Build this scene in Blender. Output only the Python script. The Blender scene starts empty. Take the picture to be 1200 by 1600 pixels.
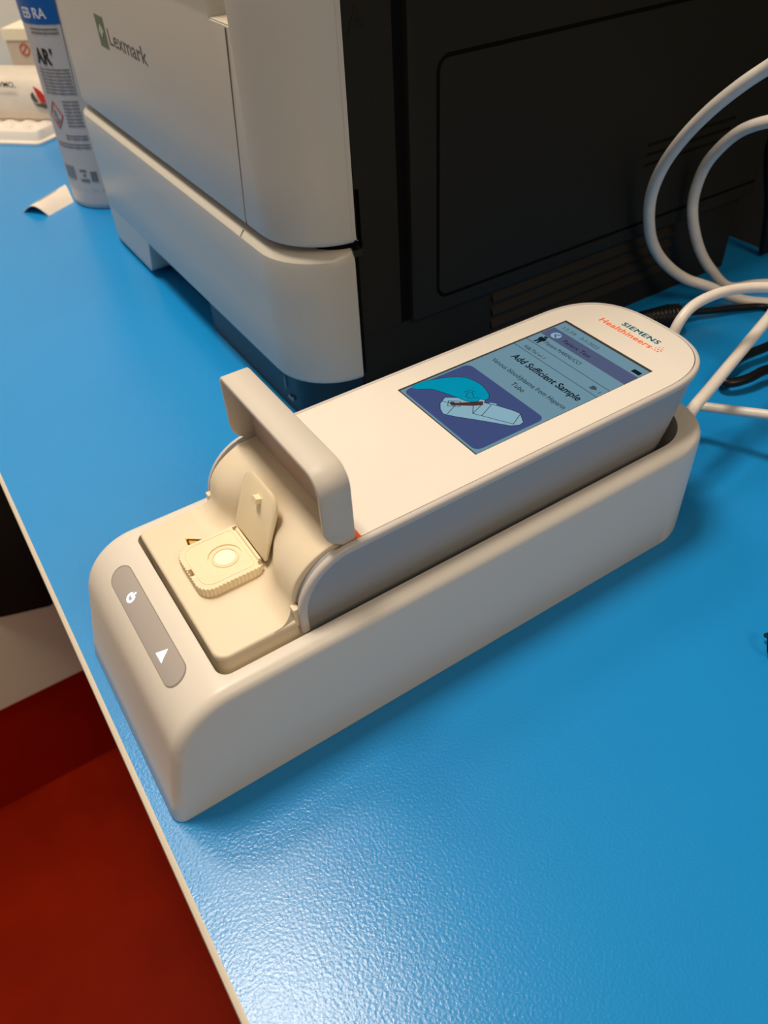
import bpy, bmesh, math, random
from math import sin, cos, pi, sqrt, radians
from mathutils import Vector, Matrix

random.seed(7)
scn = bpy.context.scene
COL = scn.collection

# ------------------------------------------------------------------ camera
K = 0.001                      # all modelling below is in millimetres
cam_data = bpy.data.cameras.new('camera')
cam = bpy.data.objects.new('camera', cam_data)
COL.objects.link(cam)
Rm = Matrix(((0.8379151, 0.40151544, -0.3697075), (-0.54386961, 0.55729918, -0.62739419), (-0.04587077, 0.72677574, 0.68534144)))
M4 = Rm.to_4x4()
M4.translation = Vector((0.003754446, -0.170470617, 0.3))
cam.matrix_world = M4
cam_data.sensor_fit = 'VERTICAL'
cam_data.sensor_height = 36.0
cam_data.sensor_width = 27.0
cam_data.lens = 36.0 * 1231.8 / 1600.0
cam_data.clip_start = 0.01
cam_data.dof.use_dof = True
cam_data.dof.focus_distance = 0.35
cam_data.dof.aperture_fstop = 15.0
scn.camera = cam

# ------------------------------------------------------------------ light
scn.view_settings.view_transform = 'Standard'
scn.view_settings.look = 'None'
scn.view_settings.gamma = 1.0
scn.view_settings.exposure = 0.0
scn.view_settings.use_curve_mapping = False
world = bpy.data.worlds.new('world'); scn.world = world
world.use_nodes = True
wbg = world.node_tree.nodes['Background']
wbg.inputs[0].default_value = (1.0, 0.90, 0.80, 1)
wbg.inputs[1].default_value = 0.19

def area(name, loc, size, power, color, target):
    d = bpy.data.lights.new(name, 'AREA'); d.shape = 'RECTANGLE'
    d.size, d.size_y = size; d.energy = power; d.color = color
    o = bpy.data.objects.new(name, d); COL.objects.link(o)
    o.location = loc
    o.rotation_euler = (Vector(target) - Vector(loc)).to_track_quat('-Z', 'Y').to_euler()
    return o
# the ceiling panel over the bench, then two added fill lamps
area('ceiling_panel_light', (-0.02, 0.38, 1.65), (0.30, 0.38), 20.0, (1.0, 0.86, 0.69), (-0.02, 0.38, 0.0))
area('ceiling_panel_light_far', (0.55, -1.5, 1.5), (1.2, 0.6), 20.0, (1.0, 0.76, 0.50), (0.25, 0.4, 0.1))  # unseen warm fill, added to brighten the right-hand faces
area('ceiling_panel_light_left', (0.12, 0.98, 1.65), (0.3, 0.3), 6.0, (1.0, 0.86, 0.69), (0.12, 0.98, 0.0))  # added lamp that lifts the far-left wall and rack

# ------------------------------------------------------------------ materials
def mat(name, color, rough=0.5, spec=0.5, bump=0.0, bscale=400.0, metal=0.0, coat=0.0, emit=None, estr=0.0, var=0.0, vscale=60.0, sss=0.0, trans=0.0, alpha=1.0, ior=1.45, bdist=0.0005):
    m = bpy.data.materials.new(name); m.use_nodes = True
    nt = m.node_tree; b = nt.nodes['Principled BSDF']
    b.inputs['Base Color'].default_value = (*color, 1)
    b.inputs['Roughness'].default_value = rough
    b.inputs['Specular IOR Level'].default_value = spec
    b.inputs['Metallic'].default_value = metal
    b.inputs['Coat Weight'].default_value = coat
    b.inputs['IOR'].default_value = ior
    b.inputs['Transmission Weight'].default_value = trans
    b.inputs['Alpha'].default_value = alpha
    if sss:
        b.inputs['Subsurface Weight'].default_value = sss
        b.inputs['Subsurface Scale'].default_value = 0.004
    if emit:
        b.inputs['Emission Color'].default_value = (*emit, 1)
        b.inputs['Emission Strength'].default_value = estr
    tc = nt.nodes.new('ShaderNodeTexCoord')
    if bump:
        n = nt.nodes.new('ShaderNodeTexNoise'); n.inputs['Scale'].default_value = bscale; n.inputs['Detail'].default_value = 2.0
        bp = nt.nodes.new('ShaderNodeBump'); bp.inputs['Strength'].default_value = bump; bp.inputs['Distance'].default_value = bdist
        nt.links.new(tc.outputs['Object'], n.inputs['Vector']); nt.links.new(n.outputs['Fac'], bp.inputs['Height'])
        nt.links.new(bp.outputs['Normal'], b.inputs['Normal'])
    if var:
        n = nt.nodes.new('ShaderNodeTexNoise'); n.inputs['Scale'].default_value = vscale; n.inputs['Detail'].default_value = 4.0
        r = nt.nodes.new('ShaderNodeValToRGB')
        r.color_ramp.elements[0].position = 0.3; r.color_ramp.elements[1].position = 0.75
        r.color_ramp.elements[0].color = (*[c * (1 - var) for c in color], 1)
        r.color_ramp.elements[1].color = (*[min(1, c * (1 + var)) for c in color], 1)
        nt.links.new(tc.outputs['Object'], n.inputs['Vector']); nt.links.new(n.outputs['Fac'], r.inputs['Fac'])
        nt.links.new(r.outputs['Color'], b.inputs['Base Color'])
    return m

M = {}
M['bench_blue'] = mat('bench_blue', (0.009, 0.268, 0.69), 0.235, 0.5, bump=0.2, bscale=820, var=0.03, vscale=9, bdist=0.0006)
M['edge_cream'] = mat('edge_cream', (0.62, 0.565, 0.47), 0.5)
M['dock_white'] = mat('dock_white', (0.74, 0.695, 0.63), 0.33, 0.4)
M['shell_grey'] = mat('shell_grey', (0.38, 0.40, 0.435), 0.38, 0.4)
M['bezel_white'] = mat('bezel_white', (0.62, 0.58, 0.56), 0.32, 0.45)
M['cradle_cream'] = mat('cradle_cream', (0.79, 0.69, 0.525), 0.42, 0.4)
M['glass_white'] = mat('glass_white', (0.85, 0.80, 0.735), 0.12, 0.5, coat=0.3)
M['hood_white'] = mat('hood_white', (0.64, 0.60, 0.54), 0.45, 0.4)
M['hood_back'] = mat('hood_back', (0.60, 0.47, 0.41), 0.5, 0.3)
M['cassette'] = mat('cassette', (0.88, 0.76, 0.54), 0.5, 0.35)
M['cassette_disc'] = mat('cassette_disc', (0.98, 0.93, 0.78), 0.6, 0.3)
M['pill_grey'] = mat('pill_grey', (0.42, 0.385, 0.37), 0.4, 0.4)
M['seam_dark'] = mat('seam_dark', (0.06, 0.055, 0.05), 0.6)
M['seam_soft'] = mat('seam_soft', (0.25, 0.22, 0.19), 0.6)
M['orange'] = mat('orange', (0.85, 0.12, 0.02), 0.4)
M['icon_glow'] = mat('icon_glow', (0.8, 0.95, 1.0), 0.4, emit=(0.72, 0.93, 1.0), estr=1.6)
M['printer_white'] = mat('printer_white', (0.56, 0.54, 0.49), 0.33, 0.5, bump=0.03, bscale=900)
M['printer_black'] = mat('printer_black', (0.0175, 0.016, 0.012), 0.5, 0.18, bump=0.06, bscale=1500)
M['printer_navy'] = mat('printer_navy', (0.010, 0.022, 0.035), 0.4, 0.5)  # dark grey plastic, the bench's blue reflection mixed into the colour
M['vent_brown'] = mat('vent_brown', (0.018, 0.015, 0.011), 0.45, 0.4)
M['pure_black'] = mat('pure_black', (0.002, 0.002, 0.002), 0.7, 0.1)
M['letter_grey'] = mat('letter_grey', (0.09, 0.09, 0.10), 0.5)
M['letter_pale'] = mat('letter_pale', (0.22, 0.25, 0.27), 0.5)
M['logo_green'] = mat('logo_green', (0.10, 0.15, 0.085), 0.5)
M['logo_leaf'] = mat('logo_leaf', (0.45, 0.52, 0.42), 0.5)
M['cable_white'] = mat('cable_white', (0.82, 0.75, 0.68), 0.35, 0.5, var=0.04, vscale=120)
M['cable_black'] = mat('cable_black', (0.005, 0.004, 0.004), 0.36, 0.4)
M['teal'] = mat('teal', (0.0, 0.13, 0.20), 0.5)
M['brand_orange'] = mat('brand_orange', (0.95, 0.16, 0.035), 0.5)
M['wall_beige'] = mat('wall_beige', (0.93, 0.82, 0.66), 0.8, 0.2, var=0.04, vscale=3)
M['wall_grey'] = mat('wall_grey', (0.11, 0.095, 0.075), 0.8, 0.2)
M['floor_red'] = mat('floor_red', (0.25, 0.0095, 0.0), 0.5, 0.05, bump=0.1, bscale=60, var=0.10, vscale=14)
M['plinth_red'] = mat('plinth_red', (0.36, 0.010, 0.0005), 0.5, 0.1, var=0.1, vscale=10)
M['cabinet_grey'] = mat('cabinet_grey', (0.85, 0.82, 0.66), 0.5, 0.3)
M['dark_cloth'] = mat('dark_cloth', (0.012, 0.009, 0.007), 0.85, 0.2, bump=0.3, bscale=120)  # near-black colour for the invented heap under the bench
M['bottle_white'] = mat('bottle_white', (0.56, 0.53, 0.53), 0.35, 0.5)
M['label_grey'] = mat('label_grey', (0.55, 0.53, 0.525), 0.5, 0.4)
M['label_blue'] = mat('label_blue', (0.0, 0.11, 0.42), 0.45)
M['label_line'] = mat('label_line', (0.19, 0.17, 0.18), 0.5)
M['label_mid'] = mat('label_mid', (0.20, 0.24, 0.25), 0.5)
M['ink'] = mat('ink', (0.012, 0.012, 0.012), 0.5)
M['ink_red'] = mat('ink_red', (0.55, 0.07, 0.05), 0.5)
M['white_print'] = mat('white_print', (0.75, 0.75, 0.77), 0.5)
M['tray_white'] = mat('tray_white', (0.86, 0.80, 0.72), 0.4, 0.4)
M['pouch'] = mat('pouch', (0.78, 0.70, 0.60), 0.35, 0.5, var=0.08, vscale=25, bump=0.4, bscale=30, bdist=0.004)
M['carton'] = mat('carton', (0.62, 0.55, 0.47), 0.6, 0.3)
M['carton_lid'] = mat('carton_lid', (0.92, 0.85, 0.68), 0.6, 0.3)
M['logo_red'] = mat('logo_red', (0.70, 0.03, 0.02), 0.5)
M['logo_grey'] = mat('logo_grey', (0.10, 0.09, 0.07), 0.5)
M['paper'] = mat('paper', (0.80, 0.72, 0.63), 0.5, 0.4, var=0.05, vscale=40)
M['yellow'] = mat('yellow', (0.85, 0.42, 0.02), 0.5)
def screen_mat(name, c, e):
    return mat(name, tuple(x * 0.25 for x in c), 0.12, 0.5, emit=c, estr=e)
M['lcd_pale'] = screen_mat('lcd_pale', (0.125, 0.235, 0.31), 0.88)
M['lcd_bar'] = screen_mat('lcd_bar', (0.065, 0.085, 0.165), 0.9)
M['lcd_panel'] = screen_mat('lcd_panel', (0.040, 0.060, 0.165), 0.95)
M['lcd_ink'] = screen_mat('lcd_ink', (0.008, 0.014, 0.022), 0.5)
M['lcd_dim'] = screen_mat('lcd_dim', (0.045, 0.075, 0.10), 0.7)
M['lcd_line'] = screen_mat('lcd_line', (0.02, 0.035, 0.05), 0.6)
M['lcd_glove'] = screen_mat('lcd_glove', (0.0, 0.235, 0.37), 0.9)
M['lcd_light'] = screen_mat('lcd_light', (0.20, 0.36, 0.46), 0.9)
M['lcd_mauve'] = screen_mat('lcd_mauve', (0.06, 0.025, 0.02), 0.9)
M['lcd_frame'] = mat('lcd_frame', (0.05, 0.048, 0.045), 0.3)

# ------------------------------------------------------------------ mesh helpers
def V(*a): return Vector(a)
def tag(o, label=None, cat=None, group=None, kind=None):
    if label: o['label'] = label
    if cat: o['category'] = cat
    if group: o['group'] = group
    if kind: o['kind'] = kind
    return o
def thing(name, loc, label, cat, group=None):
    o = bpy.data.objects.new(name, None); COL.objects.link(o)
    o.empty_display_size = 0.01
    o.location = Vector(loc) * K
    o['org'] = list(loc)
    return tag(o, label, cat, group)
def org_of(parent):
    p = parent
    while p is not None:
        if 'org' in p.keys(): return Vector(p['org'])
        p = p.parent
    return Vector((0, 0, 0))
ORG = {}
def finish(me, angle=35):
    for p in me.polygons: p.use_smooth = True
    me.set_sharp_from_angle(angle=radians(angle))
def make(name, verts, faces, material, parent=None, angle=35, mats=None, fmat=None):
    """verts in world millimetres"""
    o0 = ORG.get(parent, V(0, 0, 0)) if parent is not None else V(0, 0, 0)
    me = bpy.data.meshes.new(name)
    me.from_pydata([tuple((Vector(v) - o0) * K) for v in verts], [], faces)
    bm = bmesh.new(); bm.from_mesh(me)
    bmesh.ops.remove_doubles(bm, verts=bm.verts, dist=1e-7)
    bmesh.ops.recalc_face_normals(bm, faces=bm.faces)
    bm.to_mesh(me); bm.free()
    finish(me, angle)
    o = bpy.data.objects.new(name, me); COL.objects.link(o)
    me.materials.append(M[material])
    if parent is not None:
        o.parent = parent; ORG[o] = o0
    else:
        ORG[o] = o0
    return o
def T(name, loc, label, cat, group=None):
    o = bpy.data.objects.new(name, None); COL.objects.link(o)
    o.empty_display_size = 0.01; o.location = Vector(loc) * K
    ORG[o] = Vector(loc)
    return tag(o, label, cat, group)

class Acc:                                   # collects shapes of ONE part
    def __init__(s): s.v = []; s.f = []
    def add(s, v, f):
        b = len(s.v); s.v += [Vector(q) for q in v]; s.f += [tuple(i + b for i in q) for q in f]
        return s
    def make(s, name, material, parent=None, angle=35): return make(name, s.v, s.f, material, parent, angle)

def box(x0, x1, y0, y1, z0, z1):
    v = [(x, y, z) for z in (z0, z1) for y in (y0, y1) for x in (x0, x1)]
    return v, [(0, 2, 3, 1), (4, 5, 7, 6), (0, 1, 5, 4), (1, 3, 7, 5), (3, 2, 6, 7), (2, 0, 4, 6)]
def loft(rings, closed=True, cap=True):
    n = len(rings[0]); v = [p for r in rings for p in r]; f = []
    for i in range(len(rings) - 1):
        for j in range(n if closed else n - 1):
            k = (j + 1) % n
            f.append((i * n + j, i * n + k, (i + 1) * n + k, (i + 1) * n + j))
    if cap and closed:
        f.append(tuple(range(n - 1, -1, -1))); f.append(tuple((len(rings) - 1) * n + j for j in range(n)))
    return v, f
def rrect(x0, x1, y0, y1, r, seg=6):
    """r: radius or 4 radii for corners (x0,y0) (x1,y0) (x1,y1) (x0,y1)"""
    if not hasattr(r, '__len__'): r = [r] * 4
    out = []
    for (cx, cy, a0, rr, sx, sy) in ((x0, y0, pi, r[0], 1, 1), (x1, y0, 1.5 * pi, r[1], -1, 1), (x1, y1, 0, r[2], -1, -1), (x0, y1, .5 * pi, r[3], 1, -1)):
        rr = max(rr, 0.01)
        for i in range(seg + 1):
            a = a0 + .5 * pi * i / seg
            out.append((cx + sx * rr + rr * cos(a), cy + sy * rr + rr * sin(a)))
    return out
def prism(outline, z0, z1, bev=0.0, bot=0.0):
    """vertical prism of an xy outline with a rounded top edge (toward centroid inset)"""
    def inset(o, d):
        n = len(o); res = []
        for i in range(n):
            p0 = Vector(o[i - 1]); p = Vector(o[i]); p1 = Vector(o[(i + 1) % n])
            a = (p - p0); b = (p1 - p)
            if a.length < 1e-6: a = b
            if b.length < 1e-6: b = a
            t = (a.normalized() + b.normalized()); t = t.normalized() if t.length > 1e-6 else a.normalized()
            nrm = Vector((-t.y, t.x)); c = max(.5, nrm.dot(Vector((-a.y, a.x)).normalized()))
            res.append(tuple(p + nrm * d / c))
        return res
    rings = []
    if bot:
        for i in range(4):
            a = .5 * pi * i / 3; rings.append([(x, y, z0 + bot * (1 - sin(a))) for x, y in inset(outline, bot * (1 - cos(a)))][:])
        rings = [[(x, y, z0 + bot - bot * cos(a_)) for x, y in inset(outline, bot - bot * sin(a_))] for a_ in (0, pi / 6, pi / 3, pi / 2)]
    else: rings.append([(x, y, z0) for x, y in outline])
    if bev:
        for i in range(5):
            a = .5 * pi * i / 4
            rings.append([(x, y, z1 - bev + bev * sin(a)) for x, y in inset(outline, bev * (1 - cos(a)))])
    else: rings.append([(x, y, z1) for x, y in outline])
    return loft(rings)
def swap(vf, order):
    v, f = vf
    return [tuple(p[i] for i in order) for p in v], f
def smooth_path(pts, n=10, closed=False):
    pts = [Vector(p) for p in pts]; out = []
    m = len(pts)
    rng = range(m if closed else m - 1)
    for i in rng:
        p0 = pts[(i - 1) % m] if (closed or i > 0) else pts[0] * 2 - pts[1]
        p1 = pts[i]; p2 = pts[(i + 1) % m]
        p3 = pts[(i + 2) % m] if (closed or i + 2 < m) else pts[-1] * 2 - pts[-2]
        for k in range(n):
            t = k / n
            out.append(.5 * ((2 * p1) + (p2 - p0) * t + (2 * p0 - 5 * p1 + 4 * p2 - p3) * t * t + (3 * p1 - p0 - 3 * p2 + p3) * t ** 3))
    if not closed: out.append(pts[-1])
    return out
def tube(path, r, seg=16, closed=False, rf=None):
    path = [Vector(p) for p in path]; n = len(path); rings = []
    up = Vector((0, 0, 1)); prev = None
    for i, p in enumerate(path):
        a = path[(i - 1) % n] if (closed or i > 0) else p
        b = path[(i + 1) % n] if (closed or i < n - 1) else p
        t = (b - a).normalized()
        if prev is None:
            x = t.cross(up)
            if x.length < .01: x = t.cross(Vector((1, 0, 0)))
        else: x = prev - t * prev.dot(t)
        x.normalize(); y = t.cross(x); prev = x
        rr = rf(i / (n - 1)) if rf else r
        rings.append([p + (x * cos(2 * pi * k / seg) + y * sin(2 * pi * k / seg)) * rr for k in range(seg)])
    if closed: rings.append(rings[0])
    return loft(rings, cap=not closed)
def sweep(path, frames, section, closed=False):
    """section points (a,b) placed at p + N*a + Mv*b"""
    rings = [[Vector(p) + N * a + Mv * b for a, b in section] for p, (N, Mv) in zip(path, frames)]
    if closed: rings.append(rings[0])
    return loft(rings, cap=not closed)
def apply_bool(o, cutters, bevel=0.0, angle=35):
    for c in cutters:
        m = o.modifiers.new('b', 'BOOLEAN'); m.operation = 'DIFFERENCE'; m.solver = 'EXACT'; m.object = c
    if bevel:
        m = o.modifiers.new('v', 'BEVEL'); m.width = bevel * K; m.segments = 3; m.limit_method = 'ANGLE'; m.angle_limit = radians(50)
        m.use_clamp_overlap = True
    bpy.context.view_layer.update()
    dg = bpy.context.evaluated_depsgraph_get()
    me = bpy.data.meshes.new_from_object(o.evaluated_get(dg))
    o.modifiers.clear(); old = o.data; o.data = me; me.name = o.name
    bpy.data.meshes.remove(old)
    for c in cutters:
        d = c.data; bpy.data.objects.remove(c); bpy.data.meshes.remove(d)
    finish(me, angle)
    return o
def cutter(vf, parent=None):
    o = make('cut', vf[0], vf[1], 'pure_black', None)
    return o

_tcache = {}
def text_verts(s, size, bold=0.0, align='LEFT', extrude=0.05, shear=0.0, space=1.0):
    cu = bpy.data.curves.new('t', 'FONT'); cu.body = s; cu.size = size; cu.align_x = align
    cu.offset = bold; cu.extrude = extrude; cu.shear = shear; cu.space_character = space; cu.resolution_u = 3
    o = bpy.data.objects.new('t', cu); COL.objects.link(o)
    bpy.context.view_layer.update()
    dg = bpy.context.evaluated_depsgraph_get()
    me = bpy.data.meshes.new_from_object(o.evaluated_get(dg))
    v = [tuple(q.co) for q in me.vertices]; f = [tuple(p.vertices) for p in me.polygons]
    bpy.data.objects.remove(o); bpy.data.curves.remove(cu); bpy.data.meshes.remove(me)
    return v, f
def text(name, s, size, p, ux, uy, material, parent, width=None, thick=0.0, **kw):
    v, f = text_verts(s, size, **kw)
    if thick:
        n0 = len(v); v2 = list(v); f2 = list(f)
        for k, (dx, dy) in enumerate(((thick, 0), (0, thick * .6), (thick, thick * .6))):
            v2 += [(a + dx, b + dy, c + .02 * (k + 1)) for a, b, c in v]; f2 += [tuple(i + n0 * (k + 1) for i in q) for q in f]
        v, f = v2, f2
    ux = Vector(ux).normalized(); uy = Vector(uy).normalized(); n = ux.cross(uy); p = Vector(p)
    sx = 1.0
    if width:
        xs = [q[0] for q in v]; sx = width / (max(xs) - min(xs)); x0 = min(xs)
        v = [((q[0] - x0) * sx, q[1], q[2]) for q in v]
    return make(name, [p + ux * q[0] + uy * q[1] + n * q[2] for q in v], f, material, parent, angle=20)
def plate(name, pts, n, t, material, parent):
    """thin flat polygon lying on a surface: pts 3-D, n outward, t thickness"""
    pts = [Vector(p) for p in pts]; n = Vector(n).normalized()
    v, f = loft([[p for p in pts], [p + n * t for p in pts]])
    return make(name, v, f, material, parent, angle=20)

# ================================================================== ROOM
def struct(name, vf, m):
    o = make(name, vf[0], vf[1], m); o['kind'] = 'structure'; return o
struct('floor', box(-1600, 588, -1500, 1250, -760, -750), 'floor_red')
struct('wall_back', box(588, 640, -1500, 1250, -750, 1500), 'wall_grey')
struct('wall_left', box(-1600, 588, 1200, 1250, -750, 1500), 'wall_beige')

# bench
desk = T('lab_bench', (290, 300, -750), 'blue laminate lab bench top with a pale edge strip', 'bench')
make('worktop', *box(-5, 588, -1200, 1200, -28, 0), 'bench_blue', desk)
v, f = loft([[(x, y, z) for x, z in ((-5, -28.5), (-7, -28.2), (-7.6, -27), (-7.6, -2), (-7.2, -.6), (-6.2, -.05), (-5, 0))] for y in (-1200, 1200)])
make('edge_strip', v, f, 'edge_cream', desk)
for y in (-1150, 1150):
    make('leg', *box(60, 110, y - 20, y + 20, -750, -28), 'cabinet_grey', desk)
cab = T('floor_cabinet', (-150, 800, -750), 'pale grey cabinet under the bench on a dark red plinth', 'cabinet')
make('body', *box(-420, 580, 590, 1000, -555, -405), 'cabinet_grey', cab)
make('plinth', *box(-415, 575, 594, 996, -750, -555), 'plinth_red', cab)
# invented dark heap, put in to darken the space above the cabinet
acc = Acc()
rings = []
for i in range(15):
    t = i / 14; ring = []
    for j in range(36):
        a = 2 * pi * j / 36
        rr = (1 - (t ** 2.2)) ** .5 if t < 1 else 0.02
        w = 1 + .09 * sin(5 * a + 3 * t) + .05 * sin(9 * a - 5 * t)
        ring.append((-100 + 200 * rr * w * cos(a), 735 + 165 * rr * w * sin(a), -404 + 310 * t + 9 * sin(4 * a) * t))
    rings.append(ring)
acc.add(*loft(rings))
dark_mass = acc.make('cloth_heap', 'dark_cloth', None, 80)
tag(dark_mass, 'heap of dark cloth on the grey cabinet under the bench', 'cloth')

# ================================================================== DOCKING STATION
dock = T('docking_station', (150, 53, 0), 'long white plastic docking cradle standing on the blue bench', 'docking station')
R1 = 27.0; CX = 35.9; CZ = 35.0           # front arc
def dock_profile(e):
    """side profile (x,z) inset by e (fillet offset), rear handled separately"""
    pts = []
    sl = math.atan2(43, 10); nx, nz = sin(sl), -cos(sl)
    for z in (0.0, .8, 10, 20, 30, 36, 40):
        x = z * 10 / 43
        pts.append((x + e * nx + (.8 - z) * .6 * (z < .8), z))
    a0 = pi - (pi / 2 - sl) ; a1 = pi / 2
    for i in range(17):
        a = a0 + (a1 - a0) * i / 16
        pts.append((CX + (R1 - e) * cos(a), CZ + (R1 - e) * sin(a)))
    for x in (60, 100, 150, 200, 240): pts.append((x, 62 - e))
    return pts
rings = []
ys = []
rf_ = 5.0
for i in range(9):
    a = .5 * pi * i / 8; ys.append((rf_ - rf_ * cos(a), rf_ - rf_ * sin(a)))   # (d, e)
for d in (8, 12, 17, 23, 30): ys.append((d, 0.0))
full = [(d, e) for d, e in ys] + [(106 - d, e) for d, e in reversed(ys)]
for y, e in full:
    d = min(y, 106 - y)
    xr = 300 - (30 - sqrt(max(0, 900 - (30 - d) ** 2))) if d < 30 else 300
    tap = 0.0
    pr = dock_profile(e)
    rear = []
    for z in (62 - e,):
        pass
    # rear top rounding of 5, then straight down
    for k in range(6):
        a = .5 * pi * k / 5
        rear.append((xr - 5 + (5 - 0) * sin(a) * 1.0, 62 - e - 5 + 5 * cos(a)))
    for z in (40, 20, .8): rear.append((xr, z))
    rear.append((xr - .6, 0))
    rings.append([(x, y, z) for x, z in pr + rear])
v, f = loft(rings)
# slight draft of the sides: narrower at the bottom edge
body = make('shell', v, f, 'dock_white', dock, 40)
co = rrect(35.5, 288, 8, 98, (5, 24, 24, 5), 10)
c1 = cutter(prism(co, 9, 80))
apply_bool(body, [c1], bevel=0.6)
body.parent = dock
# status panel on the curved front: stadium wrapped on the surface
def surf(s, off=0.0):
    """s: arc angle (deg) on the front arc"""
    a = radians(s); return (CX + (R1 + off) * cos(a), CZ + (R1 + off) * sin(a))
def stadium(name, a_lo, a_hi, y0, y1, off, material, parent, n=18):
    """capsule on the arc between angles a_hi(lower edge) and a_lo (upper edge)"""
    hw = radians(a_hi - a_lo) / 2 * R1
    vs, fs = [], []
    for i in range(n + 1):
        u = -cos(pi * i / n)                     # -1..1 across
        s = (a_lo + a_hi) / 2 + u * (a_hi - a_lo) / 2
        k = hw * sqrt(max(0, 1 - u * u))
        ya, yb = y0 + hw - k, y1 - hw + k
        x, z = surf(s, off); xi, zi = surf(s, -.6)
        vs += [(xi, ya, zi), (x, ya, z), (x, yb, z), (xi, yb, zi)]
    for i in range(n):
        b = 4 * i
        for k in range(4): fs.append((b + k, b + (k + 1) % 4, b + 4 + (k + 1) % 4, b + 4 + k))
    fs.append((0, 1, 2, 3)); fs.append((4 * n, 4 * n + 1, 4 * n + 2, 4 * n + 3))
    return make(name, vs, fs, material, parent, 25)
stadium('panel_seam', 107.6, 131.6, 17.6, 87.4, .06, 'seam_soft', dock)
pill = stadium('status_panel', 108.3, 130.9, 18.3, 86.7, .16, 'pill_grey', dock)
pill['label'] = 'grey capsule status panel'
def on_arc(s_mm, y, off=.25):
    """s_mm measured up the slope from panel centre"""
    a = 119.6 - math.degrees(s_mm / R1); x, z = surf(a, off); return Vector((x, y, z))
def arc_shape(name, acc2d, off, parent, material='icon_glow'):
    vs, fs = [], []
    for poly in acc2d:
        b = len(vs); n = len(poly)
        vs += [on_arc(s, y, off) for s, y in poly] + [on_arc(s, y, .1) for s, y in poly]
        fs.append(tuple(b + i for i in range(n))); fs += [(b + i, b + (i + 1) % n, b + n + (i + 1) % n, b + n + i) for i in range(n)]
    return make(name, vs, fs, material, parent, 25)
# power symbol (ring open at the top, with a bar), up = up the slope
def ringpoly(cs, cy, r0, r1, a0, a1, n=20):
    A = [radians(a0 + (a1 - a0) * i / n) for i in range(n + 1)]
    polys = []
    for i in range(n):
        polys.append([(cs + r * cos(a), cy - r * sin(a)) for r, a in ((r0, A[i]), (r1, A[i]), (r1, A[i + 1]), (r0, A[i + 1]))])
    return polys
ps = ringpoly(-.4, 68.5, 1.25, 2.25, 32, 328) + [[(-.2, 68.1), (2.6, 68.1), (2.6, 68.9), (-.2, 68.9)]]
arc_shape('power_symbol', ps, .3, pill)
# warning triangle symbol: thick outline
tri = [(2.6, 33.8), (-2.3, 36.6), (-2.3, 31.0)]
ctr = Vector((-.65, 33.8)); inn = [ctr + (Vector(p) - ctr) * .42 for p in tri]
ps = [[tri[i], tri[(i + 1) % 3], tuple(inn[(i + 1) % 3]), tuple(inn[i])] for i in range(3)] + [[(.2, 33.5), (.2, 34.1), (-1.2, 34.3), (-1.2, 33.3)]]
arc_shape('alert_symbol', ps, .3, pill)

# ================================================================== ANALYZER
an = T('handheld_analyzer', (180, 53.5, 12), 'handheld blood analyzer with white glass top and lit screen, seated in the docking cradle', 'analyzer')
YC = 53.5
def plan(xf, inset, xr=301.8, wshrink=0.0, n=22, xs=258.0):
    """plan outline: flat front at xf, superellipse rear; counter-clockwise from front/right"""
    hw = 43.0 - inset - wshrink; a = xr - inset - xs; e = 2.75
    pts = [(xf, YC - hw)]
    for t in (.25, .5, .75): pts.append((xf + (xs - xf) * t, YC - hw))
    for i in range(2 * n + 1):
        th = -pi / 2 + pi * i / (2 * n)
        c, s = cos(th), sin(th)
        pts.append((xs + a * abs(c) ** (2 / e), YC + hw * math.copysign(abs(s) ** (2 / e), s)))
    for t in (.75, .5, .25): pts.append((xf + (xs - xf) * t, YC + hw))
    pts.append((xf, YC + hw))
    return pts
rings = []
AC = (96.0, 68.0)
def level(z):
    # inset of the sides and rear by height
    if z >= 66: s = (90 - z) * .055
    else: s = 1.32 + (66 - z) * .10 + max(0, (66 - z)) ** 2 * .0035
    xr = 301.8 - (92 - z) * .50
    return max(0, s), xr
for z in (16, 24, 34, 44, 52, 58, 62, 66, 70, 75, 80, 84, 87, 89, 90.2, 90.6):
    s, xr = level(z)
    xf = 72.0 if z < 68 else AC[0] - sqrt(max(0, 24 ** 2 - (z - 68) ** 2))
    rings.append([(x, y, z) for x, y in plan(xf, .5, xr, s)])
v, f = loft(rings)
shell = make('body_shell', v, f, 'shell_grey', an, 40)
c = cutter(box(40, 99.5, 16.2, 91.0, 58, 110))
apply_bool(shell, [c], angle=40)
# bezel: rounded lip that runs up the arc, round the rear and back
sec = [(-2.0, -3.2), (.15, -3.1), (.35, -2.4), (.3, -1.2), (0, -.45), (-.6, -.02), (-1.3, .1), (-2.0, 0)]
path, frames = [], []
for sgn in (-1,):
    for z in (60, 64, 68):
        path.append((71.0, YC - 43, z)); frames.append((V(0, -1, 0), V(-1, 0, 0)))
    for i in range(1, 13):
        a = pi - .5 * pi * i / 12
        path.append((96 + 25 * cos(a), YC - 43, 68.4 + 25 * sin(a))); frames.append((V(0, -1, 0), V(cos(a), 0, sin(a))))
top = plan(100, 0)
tp = top[1:-1]
for i, (x, y) in enumerate(tp):
    p0 = Vector(tp[max(0, i - 1)]); p1 = Vector(tp[min(len(tp) - 1, i + 1)]); t = (p1 - p0).normalized()
    path.append((x, y, 93.4)); frames.append((V(t.y, -t.x, 0), V(0, 0, 1)))
for i in range(12, 0, -1):
    a = pi - .5 * pi * i / 12
    path.append((96 + 25 * cos(a), YC + 43, 68.4 + 25 * sin(a))); frames.append((V(0, 1, 0), V(cos(a), 0, sin(a))))
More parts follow.
